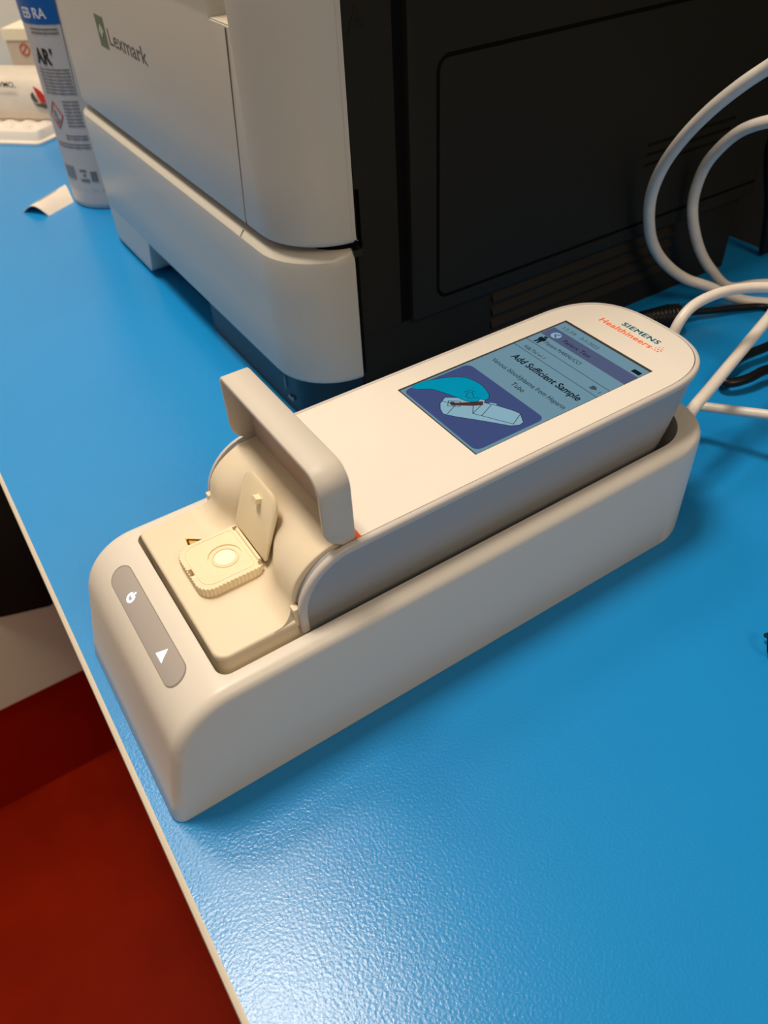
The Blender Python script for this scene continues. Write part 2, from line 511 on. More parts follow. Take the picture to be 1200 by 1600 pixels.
for z in (68, 64, 60):
    path.append((71.0, YC + 43, z)); frames.append((V(0, 1, 0), V(-1, 0, 0)))
bz = make('bezel', *sweep(path, frames, sec), 'bezel_white', an, 50)
# white glass top
gp = plan(101.2, 2.25)
make('glass_top', *prism(gp, 90.6, 93.55, .25), 'glass_white', an, 30)
make('glass_gap', *prism(plan(100.9, 2.02), 90.5, 93.2), 'seam_soft', an, 30)
make('orange_stripe', *box(98.9, 101.3, 12.6, 94.4, 91.5, 93.5), 'orange', an)
make('front_gasket', *box(97.3, 98.9, 12.7, 94.3, 90, 92.2), 'seam_dark', an)

# sample cradle (cream): platform + hump
acc = Acc()
pl = rrect(37.2, 74, 12.3, 95.0, (5.5, .5, .5, 2.5), 8)
acc.add(*prism(pl, 62.9, 66.0, 1.1, .3))
acc.add(*prism(rrect(38.2, 74, 13.3, 94.0, (5, .5, .5, 2.5), 8), 40, 62.4, .3))
def hump_prof(k):
    """k: 0 full hump .. 1 scooped back in the middle"""
    q = [(99.4, 60), (60.0, 60), (60.0, 65.2), (60.6, 66.03)]
    for i in range(1, 9):                       # concave foot
        a = -pi / 2 + .5 * pi * i / 8
        q.append((61.8 + 9.1 * cos(a), 75.2 + 9.17 * sin(a)))
    for i in range(1, 15):
        a = pi - .5 * pi * i / 14
        q.append((96.6 + 25.4 * cos(a), 75.2 + 18.3 * sin(a)))
    q[-1] = (99.4, 93.6)
    out = []
    for n, (x, z) in enumerate(q):
        if n > 3:
            w = min(1, max(0, (99.4 - x) / 30.0)) ; zt = min(1, max(0, (z - 66) / 10.0))
            x = x + k * 10.5 * w * (.75 + .25 * zt)
        out.append((x, z))
    return out
def scoop(y):
    t = (y - 55.5) / 27.0
    return 0.0 if abs(t) >= 1 else (cos(pi * t) * .5 + .5) ** .8
ysec = [(15.6, .6), (15.8, .2), (16.2, 0)] + [(y, 0) for y in range(18, 91, 2)] + [(91.0, 0), (91.4, .2), (91.6, .6)]
c0 = (85, 72)
rings = []
for y, e in ysec:
    fl = lambda x, z: (-3.0 if y < 16.5 else 3.0 if y > 90.7 else 0.0) * max(0, min(1, (71.5 - z) / 5.5)) ** 1.5 * (1 if x < 72 and z > 65 else 0)
    rings.append([(x + (c0[0] - x) * e * .03, y + fl(x, z), z + (c0[1] - z) * e * .03) for x, z in hump_prof(scoop(y))])
acc.add(*loft(rings))
cradle = acc.make('sample_cradle', 'cradle_cream', an, 40)
cradle['label'] = 'cream plastic sample cradle'
# short flare tabs at the foot of each groove
for y0, y1 in ((12.4, 15.6), (91.6, 94.6)):
    make('groove_tab', *box(69.6, 72, y0, y1, 66, 72.2), 'cradle_cream', an)
# warning mark printed on the platform, beside the cassette
lab = plate('warning_label', [(52.2, 79.6, 66.0), (61.0, 72.8, 66.0), (50.6, 68.6, 66.0)], (0, 0, 1), .06, 'yellow', an)
acc = Acc()
P3 = [Vector((52.7, 78.2, 66.06)), Vector((59.6, 72.8, 66.06)), Vector((51.5, 69.6, 66.06))]
for i in range(3):
    a, b = P3[i], P3[(i + 1) % 3]; d = (b - a).normalized(); nn = Vector((-d.y, d.x, 0)) * .45
    q = [a - nn, b - nn, b + nn, a + nn]
    acc.add(*loft([q, [p + V(0, 0, .05) for p in q]]))
acc.make('warning_outline', 'ink', lab, 20)

# sensor hood: an upright U of thin plastic with a back wall
x0, x1 = 86.6, 99.2
yA, yB, zT, zb = 12.9, 94.0, 127.0, 94.2
th_ = 2.3
def upath(off, rr, rl):
    pts = []
    for z in (zb - 1.0, zb + 2, zb + 4, zb + 6, zb + 8, 110): pts.append((yA + off, z))
    for i in range(9):
        a = pi + -.5 * pi * i / 8
        pts.append((yA + off + (rr) + rr * cos(a), zT - off - rr + rr * sin(a)))
    for t in (.25, .5, .75): pts.append((yA + (yB - yA) * t, zT - off))
    for i in range(9):
        a = pi / 2 - .5 * pi * i / 8
        pts.append((yB - off - rl + rl * cos(a), zT - off - rl + rl * sin(a)))
    for z in (110, zb + 8, zb + 6, zb + 4, zb + 2, zb - 1.0): pts.append((yB - off, z))
    return pts
po, pi_ = upath(0, 9.0, 3.2), upath(th_, 6.9, 1.2)
def xfront(z):
    d = zb + 8 - z
    return x0 + (0 if d < 0 else 8.2 - sqrt(max(0, 8.2 ** 2 - min(d, 8) ** 2)))
rings = []
b_ = .5
for (yo, zo), (yi, zi) in zip(po, pi_):
    xf_ = xfront(zo)
    o_, i_ = Vector((yo, zo)), Vector((yi, zi)); dn = (i_ - o_).normalized() * b_
    ring = [(xf_ + b_, *o_), (xf_, *(o_ + dn)), (xf_, *(i_ - dn)), (xf_ + b_, *i_), (x1 - b_, *i_), (x1, *(i_ - dn)), (x1, *(o_ + dn)), (x1 - b_, *o_)]
    rings.append(ring)
hood = make('sensor_hood', *loft(rings), 'hood_white', an, 50)
hood['label'] = 'upright frosted white hood across the analyzer'
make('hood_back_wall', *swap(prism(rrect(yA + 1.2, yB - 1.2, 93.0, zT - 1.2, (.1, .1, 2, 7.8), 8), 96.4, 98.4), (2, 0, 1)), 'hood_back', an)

# screen -----------------------------------------------------------
X0, Y0, ZS = 164.5, 82.3, 93.55
def S(u, v, h=0.0): return V(X0 + v, Y0 - u, ZS + h)
UX, UY = (0, -1, 0), (1, 0, 0)
def srect(name, u0, u1, v0, v1, h, t, material, parent, r=0):
    o = rrect(u0, u1, v0, v1, r, 6) if r else [(u0, v0), (u1, v0), (u1, v1), (u0, v1)]
    return plate(name, [S(u, w, h) for u, w in o], (0, 0, 1), t, material, parent)
frame = srect('screen_frame', -.6, 57.1, -.2, 102.0, 0, .05, 'lcd_frame', an)
scr = srect('screen', .6, 56.9, .4, 100.3, .05, .03, 'lcd_pale', an)
scr['label'] = 'lit display showing a sample prompt'
h0 = .08
srect('title_bar', 1.0, 56.9, 84.0, 92.8, h0, .02, 'lcd_bar', scr)
def stext(name, s, size, u, v, m, w=None, **kw):
    return text(name, s, size, S(u, v, h0 + .03), UX, UY, m, scr, width=w, extrude=.01, **kw)
stext('clock_text', '12:39', 3.3, 4.2, 94.8, 'lcd_dim', 8.6)
stext('date_text', '3-5-2022', 3.3, 16.4, 94.8, 'lcd_dim', 12.2)
stext('title_text', 'Patient Test', 4.1, 13.4, 86.4, 'lcd_ink', 18.2)
stext('patient_text', 'Patient MARINUCCI', 3.6, 9.2, 78.8, 'lcd_ink', 23.8)
stext('lot_text', 'X0LTnI v1.1', 3.2, 5.0, 69.0, 'lcd_ink', 14.6)
stext('prompt_text', 'Add Sufficient Sample', 5.9, 8.4, 58.4, 'lcd_ink', 45.6, bold=.12)
stext('detail_text', 'Venous blood/plasma from Heparin', 4.2, 5.2, 49.2, 'lcd_ink', 49.6)
stext('tube_text', 'Tube', 4.2, 26.2, 43.4, 'lcd_ink', 8.2)
srect('divider', .6, 56.9, 75.0, 75.3, h0, .02, 'lcd_line', scr)
srect('divider', .6, 56.9, 67.2, 67.5, h0, .02, 'lcd_line', scr)
# battery, back arrow, patient figure, small flag icons
srect('battery_icon', 51.0, 55.8, 94.2, 96.8, h0, .03, 'lcd_ink', scr, .4)
def sdisc(name, u, v, r, h, m, n=24, sy=1.0):
    return plate(name, [S(u + r * cos(2 * pi * i / n), v + sy * r * sin(2 * pi * i / n), h) for i in range(n)], (0, 0, 1), .02, m, scr)
sdisc('back_button', 7.4, 88.2, 2.7, h0 + .02, 'lcd_light')
plate('back_arrow', [S(8.6, 90.2, .14), S(6.0, 88.2, .14), S(8.6, 86.2, .14), S(9.2, 86.8, .14), S(7.2, 88.2, .14), S(9.2, 89.6, .14)], (0, 0, 1), .02, 'lcd_bar', scr)
acc = Acc()
for q in ([(4.4, 76.2), (5.2, 76.2), (5.8, 79), (6.4, 76.2), (7.2, 76.2), (7.2, 79.6), (8.0, 79.6), (7.8, 82), (3.8, 82), (3.6, 79.6), (4.4, 79.6)], [(5.0, 82.2), (6.6, 82.2), (6.9, 83.0), (6.4, 83.8), (5.2, 83.8), (4.7, 83.0)]):
    pts = [S(u, w, h0) for u, w in q]; acc.add(*loft([pts, [p + V(0, 0, .03) for p in pts]]))
acc.make('patient_icon', 'lcd_ink', scr, 20)
plate('flag_icon', [S(49.4, 72.6, h0), S(49.4, 69.8, h0), S(51.2, 69.8, h0), S(53, 71.2, h0), S(51.2, 72.6, h0)], (0, 0, 1), .03, 'lcd_dim', scr)
stext('flag_text', '1', 3.0, 54.4, 69.8, 'lcd_ink')
pan = srect('picture_panel', 1.6, 55.4, 1.4, 38.8, h0, .02, 'lcd_panel', scr, 3.4)
def spoly(name, pts, h, m, smooth=True, closed=True):
    if smooth: pts = [(p.x, p.y) for p in smooth_path([(a, b, 0) for a, b in pts], 5, True)]
    o = plate(name, [S(u, w, h) for u, w in pts], (0, 0, 1), .015, m, scr)
    o.parent = scr; return o
def sline(name, lines, h, w, m):
    acc = Acc()
    for ln in lines:
        for (a, b) in zip(ln[:-1], ln[1:]):
            a = Vector(a); b = Vector(b); d = (b - a)
            if d.length < 1e-5: continue
            d.normalize(); n = Vector((-d.y, d.x)) * w / 2; e = d * w / 2
            q = [a - n - e, b - n + e, b + n + e, a + n - e]
            pts = [S(p.x, p.y, h) for p in q]; acc.add(*loft([pts, [p + V(0, 0, .02) for p in pts]]))
    return acc.make(name, m, scr, 20)
dev = [(17.0, 13.6), (19.4, 9.2), (23.0, 6.7), (26.5, 5.6), (31.1, 8.6), (41, 16.5), (50.5, 23.6), (52.4, 27.0), (52.0, 29.6), (46.4, 32.6), (43.2, 31.8), (36.0, 28.4), (30.8, 25.2), (29, 27), (26, 23.5), (21.8, 19.6)]
spoly('device_drawing', dev, .11, 'lcd_light', False)
sline('device_lines', [dev + [dev[0]], [(27.6, 7.2), (24.2, 14.6), (29.2, 20.2), (27, 23)], [(24.2, 14.6), (18.8, 11.0)], [(29.2, 20.2), (34, 16.2), (50.3, 25.4), (46.6, 32.4)], [(34, 16.2), (31, 24)], [(37.5, 18.6), (33.8, 26.6)],
                       [(20.2, 13.2), (23.6, 17.4), (26.6, 14.8), (22.9, 10.8), (20.2, 13.2)]], .13, .32, 'lcd_line')
spoly('hood_drawing', [(25.6, 22.2), (26.8, 23.2), (33.2, 17.6), (36.2, 20.4), (32.2, 27.2), (34.6, 29.0), (35.6, 27.9), (34.4, 26.7), (37.9, 20.3), (33.4, 15.8), (31.6, 16.4)], .12, 'lcd_light', False)
sdisc('well_drawing', 23.0, 13.6, 1.5, .14, 'lcd_line', sy=.8)
spoly('pipette_drawing', [(22.2, 13.2), (23.6, 12.4), (29.5, 19.6), (31.8, 23.6), (29.6, 25.4), (27.2, 21.4)], .15, 'lcd_mauve', False)
glove = [(.9, 12.6), (1.0, 6.4), (4.5, 7.6), (8.2, 12.4), (12.4, 14.6), (17.2, 16.6), (20.8, 18.0), (24.8, 19.4), (27.2, 21.4), (28.2, 23.6), (27.6, 25.2), (29.6, 27.2), (28.4, 29.8), (24.4, 31.6), (19.8, 32.6), (14.4, 32.0), (9.6, 30.0), (5.6, 25.0), (2.6, 18.0)]
spoly('glove_drawing', glove, .17, 'lcd_glove', True)
gl = [(p.x, p.y) for p in smooth_path([(a, b, 0) for a, b in glove], 5, True)]
sline('glove_lines', [gl[10:], [(24.6, 24.0), (21.6, 25.6), (20.4, 23.8), (22, 21.6), (23.6, 21.8)], [(21.6, 27.0), (19.4, 25.6), (19.0, 23.0)], [(24, 21.6), (26.2, 25.4)]], .19, .3, 'lcd_line')

# maker's lettering on the glass
def gtext(name, s, size, x, y, m, w, **kw):
    return text(name, s, size, (x, y, 93.56), UX, UY, m, an, width=w, extrude=.02, **kw)
gtext('lettering', 'SIEMENS', 4.7, 285.1, 63.6, 'teal', 23.6, thick=.26, space=1.1)
gtext('lettering', 'Healthineers', 5.2, 279.4, 73.4, 'brand_orange', 33.6, thick=.2, space=1.05)
acc = Acc()
for i, (dx, dy, r) in enumerate([(0, 0, .35), (0, -1.7, .45), (0, -3.3, .55), (1.7, -.6, .35), (1.7, -2.2, .5), (1.7, -3.9, .6), (3.3, -1.6, .4), (3.3, -3.2, .45), (4.7, -2.6, .3), (-.1, 1.3, .25)]):
    c = V(280.6 + dx, 38.8 + dy, 93.56)
    pts = [c + V(r * cos(2 * pi * k / 10), r * sin(2 * pi * k / 10), 0) for k in range(10)]
    acc.add(*loft([pts, [p + V(0, 0, .04) for p in pts]]))
acc.make('logo_dots', 'brand_orange', an, 20)

# ================================================================== TEST CASSETTE
cas = T('test_cassette', (58, 55.5, 66), 'small cream test cassette with ribbed edge and open lid, lying in the cradle', 'test cassette')
ol = rrect(44.3, 72.2, 41.2, 70.0, (6.5, 3.0, 1.5, 6.5), 12)
# densify and scallop the near and front edges
dens = []
for i in range(len(ol)):
    a = Vector(ol[i]); b = Vector(ol[(i + 1) % len(ol)]); n = max(1, int((b - a).length / .28))
    for k in range(n): dens.append(a + (b - a) * k / n)
L = 0; res = []
for i, p in enumerate(dens):
    q = dens[i - 1]; L += (p - q).length
    d = (dens[(i + 1) % len(dens)] - q).normalized(); nrm = Vector((-d.y, d.x))
    res.append((p, nrm, L))
def sc(amp, extra=0.0): return [tuple(p + nrm * ((amp * (.5 + .5 * cos(2 * pi * l / 1.7)) if p.y < 50 or p.x < 48 else 0) + extra)) for p, nrm, l in res]
rings = [[(x, y, 66.05) for x, y in sc(0, .5)], [(x, y, 66.9) for x, y in sc(0, .2)], [(x, y, 67.0) for x, y in sc(.55)], [(x, y, 70.3) for x, y in sc(.55)], [(x, y, 70.7) for x, y in sc(.4, .1)], [(x, y, 70.9) for x, y in sc(.1, .5)]]
bm_ = make('base', *loft(rings), 'cassette', cas, 40)
cc = []
cc.append(cutter(prism([(60.6 + 7.0 * cos(a * pi / 20), 55.0 + 7.0 * sin(a * pi / 20)) for a in range(40)], 70.2, 75)))
cc.append(cutter(box(44.9, 46.5, 52.6, 56.6, 67.5, 75)))
cc.append(cutter(box(70.0, 72.6, 42.6, 44.6, 67.5, 75)))
cc.append(cutter(box(70.0, 72.6, 66.6, 68.8, 67.5, 75)))
apply_bool(bm_, cc, angle=40)
rim = [(60.6 + 5.2 * cos(a * pi / 24), 55.0 + 5.2 * sin(a * pi / 24), 70.25) for a in range(48)]
make('well_ring', *tube(rim, .55, 8, True), 'cassette', cas, 60)
make('sample_pad', *prism([(60.6 + 4.3 * cos(a * pi / 20), 55.0 + 4.3 * sin(a * pi / 20)) for a in range(40)], 70.1, 70.55, .2), 'cassette_disc', cas)
inner = [(x, y, 70.93) for x, y in rrect(46.9, 69.2, 43.8, 68.0, (5, 2, 2, 5), 8)]
make('ridge_line', *tube(inner, .16, 6, True), 'cassette', cas, 60)
make('hinge_bar', *swap(loft([[(y, 71.4 + .75 * cos(a * pi / 6), 71.2 + .75 * sin(a * pi / 6)) for a in range(12)] for y in (44.7, 66.5)]), (1, 0, 2)), 'cassette', cas, 60)
# lid, tilted back, in its own (w,h) plane
lu = V(9.4, 0, 25.2).normalized(); ln = V(-25.2, 0, 9.4).normalized(); p0 = V(72.6, 0, 71.6)
lo = rrect(42.0, 70.2, 0, 28.6, (.6, .6, 6.5, 6.5), 8)
def lid_pt(y, h, t): q = p0 + lu * h + ln * t; return V(q.x, y, q.z)
rings = []
for t, e in ((-1.3, .5), (-.9, .1), (.1, 0), (.4, .35)):
    cy, ch = 56.1, 13.6
    rings.append([lid_pt(cy + (y - cy) * (1 - e / 13.5), ch + (h - ch) * (1 - e / 13.6), t) for y, h in lo])
lid = make('lid', *loft(rings), 'cassette', cas, 40)
q = [lid_pt(y, h, .4) for y, h in ((53.4, 20.6), (56.8, 20.6), (56.8, 22.9), (53.4, 22.9))]
make('latch_tab', *loft([q, [p + ln * 2.4 for p in q]]), 'cassette', lid)

# ================================================================== PRINTER
prn = T('laser_printer', (360, 380, 0), 'large laser printer with pale front panels and black side, behind the analyzer', 'printer')
def front_plan(xf, yr, yl, r, xb, seg=10):
    """outline with two rounded front corners (x=xf) ; goes back to xb"""
    return rrect(xf, xb, yr, yl, (r, .5, .5, r), seg)
# lower black carcass and upper black carcass
body = make('carcass', *prism(rrect(206, 547, 184, 574, (2, 3, 3, 2)), 58, 300, 4), 'printer_black', prn)
cutters = [cutter(box(200, 209.5, 180, 188, 111, 143.5))]
apply_bool(body, cutters)
lowb = Acc(); lowb.add(*prism(rrect(206, 541, 186, 572, (2, 3, 3, 2)), 3, 58))
lowb.add(*prism(rrect(360, 541, 186, 572, (2, 3, 3, 2)), .0, 3.2))
lb_ = lowb.make('lower_carcass', 'printer_black', prn)
# tray box showing under the front panel
make('tray_box', *prism(rrect(171, 300, 188, 345, (24, 1, 1, 1), 8), 0, 31.2), 'printer_navy', prn)
make('tray_recess', *box(184, 300, 345, 566, .2, 33), 'pure_black', prn)  # black block painting the shade in the opening under the panel
text('tray_number', '1', 13, (169.95, 229.0, 13.5), (0, -1, 0), (0, 0, 1), 'letter_pale', prn, extrude=.06)
plate('tray_arrow', [(169.98, 223.5, 8.6), (169.98, 216.5, 8.6), (169.98, 214.6, 13.2), (169.98, 217.8, 11.2), (169.98, 222.4, 11.2)], (-1, 0, 0), .3, 'letter_pale', prn)
# front tray panel
fp = front_plan(165, 183, 575, 38, 204, 12)
rings = []
def inset_front(o, d):                            # inset only outward faces
    cx, cy = 260, 379
    out = []
    for x, y in o:
        out.append((x, y))
    return out
def plan_at(xf_, yr_, yl_, r_, xb_): return rrect(xf_, xb_, yr_, yl_, (r_, .3, .3, r_), 12)
for z, e in ((31.5, 1.0), (32.5, .3), (34, 0), (60, 0), (85, 0), (105, 0), (108.2, .5), (111.2, 3.2), (112, 5.4)):
    rings.append([(x, y, z) for x, y in plan_at(165 + e, 183 + e * .6, 575 - e * .6, 38, 204)])
tp_ = make('tray_panel', *loft(rings), 'printer_white', prn, 30)
# foot of the tray panel at its far end, with a sloping notch
rings = []
for z, e, ym in ((3.4, 1.4, 461.5), (4.2, .4, 460), (6, 0, 457.5), (9, 0, 455.5), (30, 0, 447.5), (34, 0, 446)):
    rings.append([(x, y, z) for x, y in rrect(165 + e, 204, ym, 575 - e, (.3, .3, .3, 38), 12)])
make('tray_panel_foot', *loft(rings), 'printer_white', prn, 30)
# small lock mark near the far foot
plate('foot_mark', [(168.6, 553.5, 14), (166.4, 546, 14), (166.4, 546, 6), (168.6, 553.5, 6)], (-1, 0, 0), .3, 'letter_pale', prn)
# upper front door
rings = []
for z, e in ((115.4, 5), (116.2, 2), (117.6, .5), (120, 0), (150, 0), (220, 0), (300, 0)):
    lean = (z - 116) * 0.004
    rings.append([(x, y, z) for x, y in plan_at(167.5 + e + lean, 183 + e * .5, 575 - e * .5, 38, 203.5)])
dr = make('front_door', *loft(rings), 'printer_white', prn, 30)
c = cutter(box(150, 184, 221.5, 244.6, 216.5, 330))
apply_bool(dr, [c], bevel=.8)
make('latch_ledge', *box(168.6, 178, 221.6, 244.4, 215.0, 217.2), 'edge_cream', prn)
# black core behind the panels, seen in the gap
make('core', *prism(rrect(187, 208, 187, 571, (20, .5, .5, 20)), 33, 299), 'pure_black', prn)
# panel seams
def seam(name, a, b, m='seam_soft'):
    return make(name, *tube([a, b], .35, 6), m, prn, 60)
seam('panel_seam', (167.6, 225.0, 216.0), (167.6, 239.5, 117.5))
seam('panel_seam', (167.6, 533.0, 216.0), (167.6, 556.0, 117.5))
seam('panel_seam', (165.6, 246.5, 108.5), (168.2, 247.0, 111.7))
# maker's badge on the door
bd = plate('badge', [(167.9, 444.0, 191.5), (167.9, 427.4, 191.5), (167.9, 427.4, 172.6), (167.9, 444.0, 172.6)], (-1, 0, 0), .35, 'logo_green', prn)
plate('badge_leaf', [(167.5, 435.8, 186.4), (167.5, 431.4, 182.2), (167.5, 435.8, 178.0), (167.5, 440.2, 182.2)], (-1, 0, 0), .2, 'logo_leaf', bd)
text('lettering', 'Lexmark', 13.5, (167.85, 423.0, 176.6), (0, -1, 0), (0, 0, 1), 'letter_grey', prn, width=71, extrude=.15, bold=.22)
# side door: raised plate with an inner panel outlined by a groove
def mp(vf, fn): return [fn(p) for p in vf[0]], vf[1]
sidey = lambda y: (lambda p: (p[0], y - p[2], p[1]))
v, f = mp(prism(rrect(240, 546.5, 57, 296, (3, 2, 2, 3), 5), 0, 3.4, 1.2), sidey(184.2))
sd = make('side_door', v, f, 'printer_black', prn, 30)
gv = rrect(257.8, 600, 67.2, 196.2, (7, 7, 7, 7), 8); gv = gv[18:] + gv[:18]
gv = [(x, 180.6, z) for x, z in gv]
gv = [(544.9, 180.6, 196.2)] + [p for p in gv if p[0] < 500] + [(544.9, 180.6, 67.2)]
grv = cutter(tube(gv, 1.25, 8))
make('panel_groove', *tube([(x, 182.0, z) for x, y, z in gv], 1.15, 8), 'pure_black', prn, 60)
make('frame_groove', *box(233.2, 239.6, 183.8, 186, 58, 296), 'pure_black', prn)
sl = []
for k, (xa, xb, z) in enumerate(((421, 503.5, 119.0), (421, 500.6, 112.9), (421, 494, 106.6))):
    sl.append(cutter(box(xa, xb, 178, 182.6, z - 1.0, z + 1.0)))
apply_bool(sd, [grv] + sl, angle=30)
# long louvre ribs low on the side
for k, z in enumerate((50.0, 40.6, 31.2, 22.0)):
    v, f = loft([[(x, y, zz) for y, zz in ((186.5, z + 3.2), (185.9, z + 3.2), (183.6, z - 1.8), (183.8, z - 2.6), (186.5, z - 2.6))] for x in (303.8, 470)])
    make('vent_rib', v, f, 'vent_brown', prn, 30)
text('side_letter', 'A', 14.5, (209.4, 184.05, 213.6), (1, 0, 0), (0, 0, 1), 'printer_black', prn, extrude=.35)
make('latch_block', *box(203.6, 209.0, 182.6, 186, 108.2, 112.0), 'vent_brown', prn)
v, f = loft([[(204.4, y, z) for y, z in ((183.4, 34), (186, 34), (186, 299), (183.4, 299))], [(206.2, y, z) for y, z in ((183.4, 34), (186, 34), (186, 299), (183.4, 299))]])
make('edge_gap', v, f, 'pure_black', prn, 30)

# ================================================================== CABLES
def C3(u, v_, x=None, z=None):
    """point seen at (u,v) on the plane x= or z= (millimetres)"""
    d = Rm @ Vector(((u - 600) / 1231.8, -(v_ - 800) / 1231.8, -1.0)); c = M4.translation
    t = ((x * K - c.x) / d.x) if x is not None else ((z * K - c.z) / d.z)
    return (c + d * t) / K
def cable(name, pts, r, m, label, group=None, seg=16, n=10, cat='cable'):
    v, f = tube(smooth_path(pts, n), r, seg)
    o = make(name, v, f, m, None, 60)
    return tag(o, label, cat, group)
def CP(*q): return [tuple(C3(u, v_, x=x)) for u, v_, x in q]
w1 = CP((1290, 60, 398), (1240, 80, 399), (1200, 105, 400), (1157, 134, 400), (1110, 172, 401), (1068, 215, 404), (1037, 258, 408), (1019, 300, 413), (1014, 339, 419), (1019, 378, 430), (1037, 409, 444), (1068, 434, 461), (1107, 448, 476)) + [(500, 133, 5.5), (530, 108, 4.0), (575, 80, 4.0), (580, -20, 4.0)]
cable('white_cable', w1, 3.75, 'cable_white', 'thick white cable standing in the larger, left loop against the printer side')
w2 = CP((1290, 205, 462), (1240, 188, 461), (1200, 190, 460), (1157, 205, 460), (1122, 234, 461), (1099, 265, 463), (1084, 308, 465), (1083, 347, 468), (1093, 389, 478), (1110, 420, 490), (1138, 448, 507)) + [(528, 146, 4.2), (545, 135, 4.0), (572, 118, 4.0), (582, 60, 4.0)]
cable('white_cable', w2, 3.7, 'cable_white', 'white cable in the smaller, right-hand loop, rising just beside the larger loop')
w3 = [(301.5, 60, 22), (309, 58, 30), (313, 54.5, 55), (312.5, 52.5, 82), tuple(C3(1075, 485, x=322)), tuple(C3(1110, 463, x=338)), tuple(C3(1150, 452, x=355)), tuple(C3(1200, 449, x=372)), tuple(C3(1250, 453, x=386)), tuple(C3(1300, 470, x=398)), (440, 12, 30), (470, -20, 4.4), (560, -60, 4.4)]
cable('white_cable', w3, 2.75, 'cable_white', 'white cable arching up from behind the top of the analyzer')
w4 = [(301.5, 30, 30), tuple(C3(1074, 652, x=308)), tuple(C3(1088, 632, x=315)), tuple(C3(1112, 604, x=330)), tuple(C3(1150, 558, x=356)), tuple(C3(1200, 498, x=392)), tuple(C3(1245, 445, x=425)), (470, 60, 30), (520, 10, 4.4), (575, -60, 4.4)]
cable('white_cable', w4, 3.2, 'cable_white', 'straight white cable running steeply up to the right from behind the docking cradle')
w5 = [tuple(C3(1086, 633, x=346)), tuple(C3(1096, 635, x=350)), tuple(C3(1150, 642, x=358)), tuple(C3(1200, 648, x=365)), tuple(C3(1250, 655, x=371)), tuple(C3(1310, 668, x=376)), (395, -20, 8), (400, -50, 4.2), (520, -120, 4.2)]
cable('white_cable', w5, 2.8, 'cable_white', 'white cable lying nearly level to the right, behind the corner of the docking cradle')
b1 = [tuple(C3(1062, 492, z=7)), tuple(C3(1082, 488, z=6)), tuple(C3(1115, 485, z=5)), tuple(C3(1160, 480, z=4)), tuple(C3(1200, 480, z=3)), tuple(C3(1230, 500, z=3)), (500, 60, 3), (560, 0, 3)]
plug = T('black_plug', tuple(C3(1040, 492, z=0)), 'black power plug with a ribbed grip on a black lead, lying behind the analyzer', 'power plug')
pa, pb = C3(1000, 501, z=9.8), C3(1066, 495, z=9.8)
def rfun(t): return 6.3 + 3.0 * min(1, t * 1.6) + (.28 * cos(t * 70) if .2 < t < .9 else 0) - (3.0 * max(0, t - .9) * 10)
v, f = tube([pa + (pb - pa) * (i / 80) for i in range(81)], 6, 20, rf=rfun)
make('ribbed_grip', v, f, 'cable_black', plug, 60)
v, f = tube(smooth_path(b1, 10), 2.4, 12)
make('lead', v, f, 'cable_black', plug, 60)
pts = [tuple(C3(1245, 520, z=10)), tuple(C3(1200, 541, z=9)), tuple(C3(1160, 558, z=8)), tuple(C3(1135, 578, z=8)), tuple(C3(1130, 595, z=8)), tuple(C3(1145, 598, z=8)), tuple(C3(1172, 590, z=9)), tuple(C3(1200, 577, z=10)), tuple(C3(1250, 572, z=8))]
cable('black_cable', pts, 3.1, 'cable_black', 'black cable bent back on itself in a tight loop on the bench')
pts = [(578, 178, 3), (574, 182, 40), (568.0, 188.5, 72), (566, 196, 110), (562, 196, 160), (560, 190, 230)]
cable('black_cable', pts, 3.6, 'cable_black', 'black cable hanging behind the rear corner of the printer')
# glossy coiled cord just entering at the right
pts = []
for i in range(150):
    a = i * .42; t = i / 149
    c = V(256.5, -72.5, 4.2) + V(30, -75, 0) * t
    pts.append(c + V(1, .4, 0).normalized() * 4.6 * cos(a) * .9 + V(0, 0, 1) * (3.0 * sin(a)) + V(0, 0, -.0))
cable('coiled_cord', pts, 1.25, 'cable_black', 'glossy black coiled cord at the right edge of the bench', n=2, seg=10, cat='cord')

# ================================================================== BOTTLE
bt = T('spray_bottle', (202, 658, 0), 'tall pale bottle with a printed safety label beside the printer', 'bottle')
def brad(z): return 41.5 - 3.4 * min(1, z / 160)
prof_ = [(37.0, 0), (40.2, .7), (41.4, 3), (41.4, 6)] + [(brad(z), z) for z in (20, 60, 100, 140, 180, 215)] + [(35, 224), (28, 234), (16, 243), (13, 247), (13, 268), (0.1, 268)]
rings = [[(202 + r * cos(2 * pi * k / 64), 658 + r * sin(2 * pi * k / 64), z) for k in range(64)] for r, z in prof_]
make('bottle_body', *loft(rings), 'bottle_white', bt, 50)
def oncyl(th, z, off=.25):
    a = radians(th); r = brad(z) + off
    return V(202 + r * cos(a), 658 + r * sin(a), z)
def cylquad(acc, t0, t1, z0, z1, off=.3, n=10):
    rings = []
    for i in range(n + 1):
        t = t0 + (t1 - t0) * i / n
        zs = [z0] + [q for q in (60, 100, 140, 160, 180) if z0 < q < z1] + [z1]
        rings.append([oncyl(t, q, off) for q in zs] + [oncyl(t, q, off - .3) for q in reversed(zs)])
    acc.add(*loft(rings))
def cylpart(name, quads, m, off=.3, parent=None):
    root = None
    acc = Acc()
    for q in quads: cylquad(acc, *q, off=off)
    return acc.make(name, m, parent or bt, 50)
lb = cylpart('label', [(-222, -92, 18.5, 205)], 'label_grey', .25)
cylpart('label_band', [(-215, -100, 156.2, 196)], 'label_blue', .45, lb)
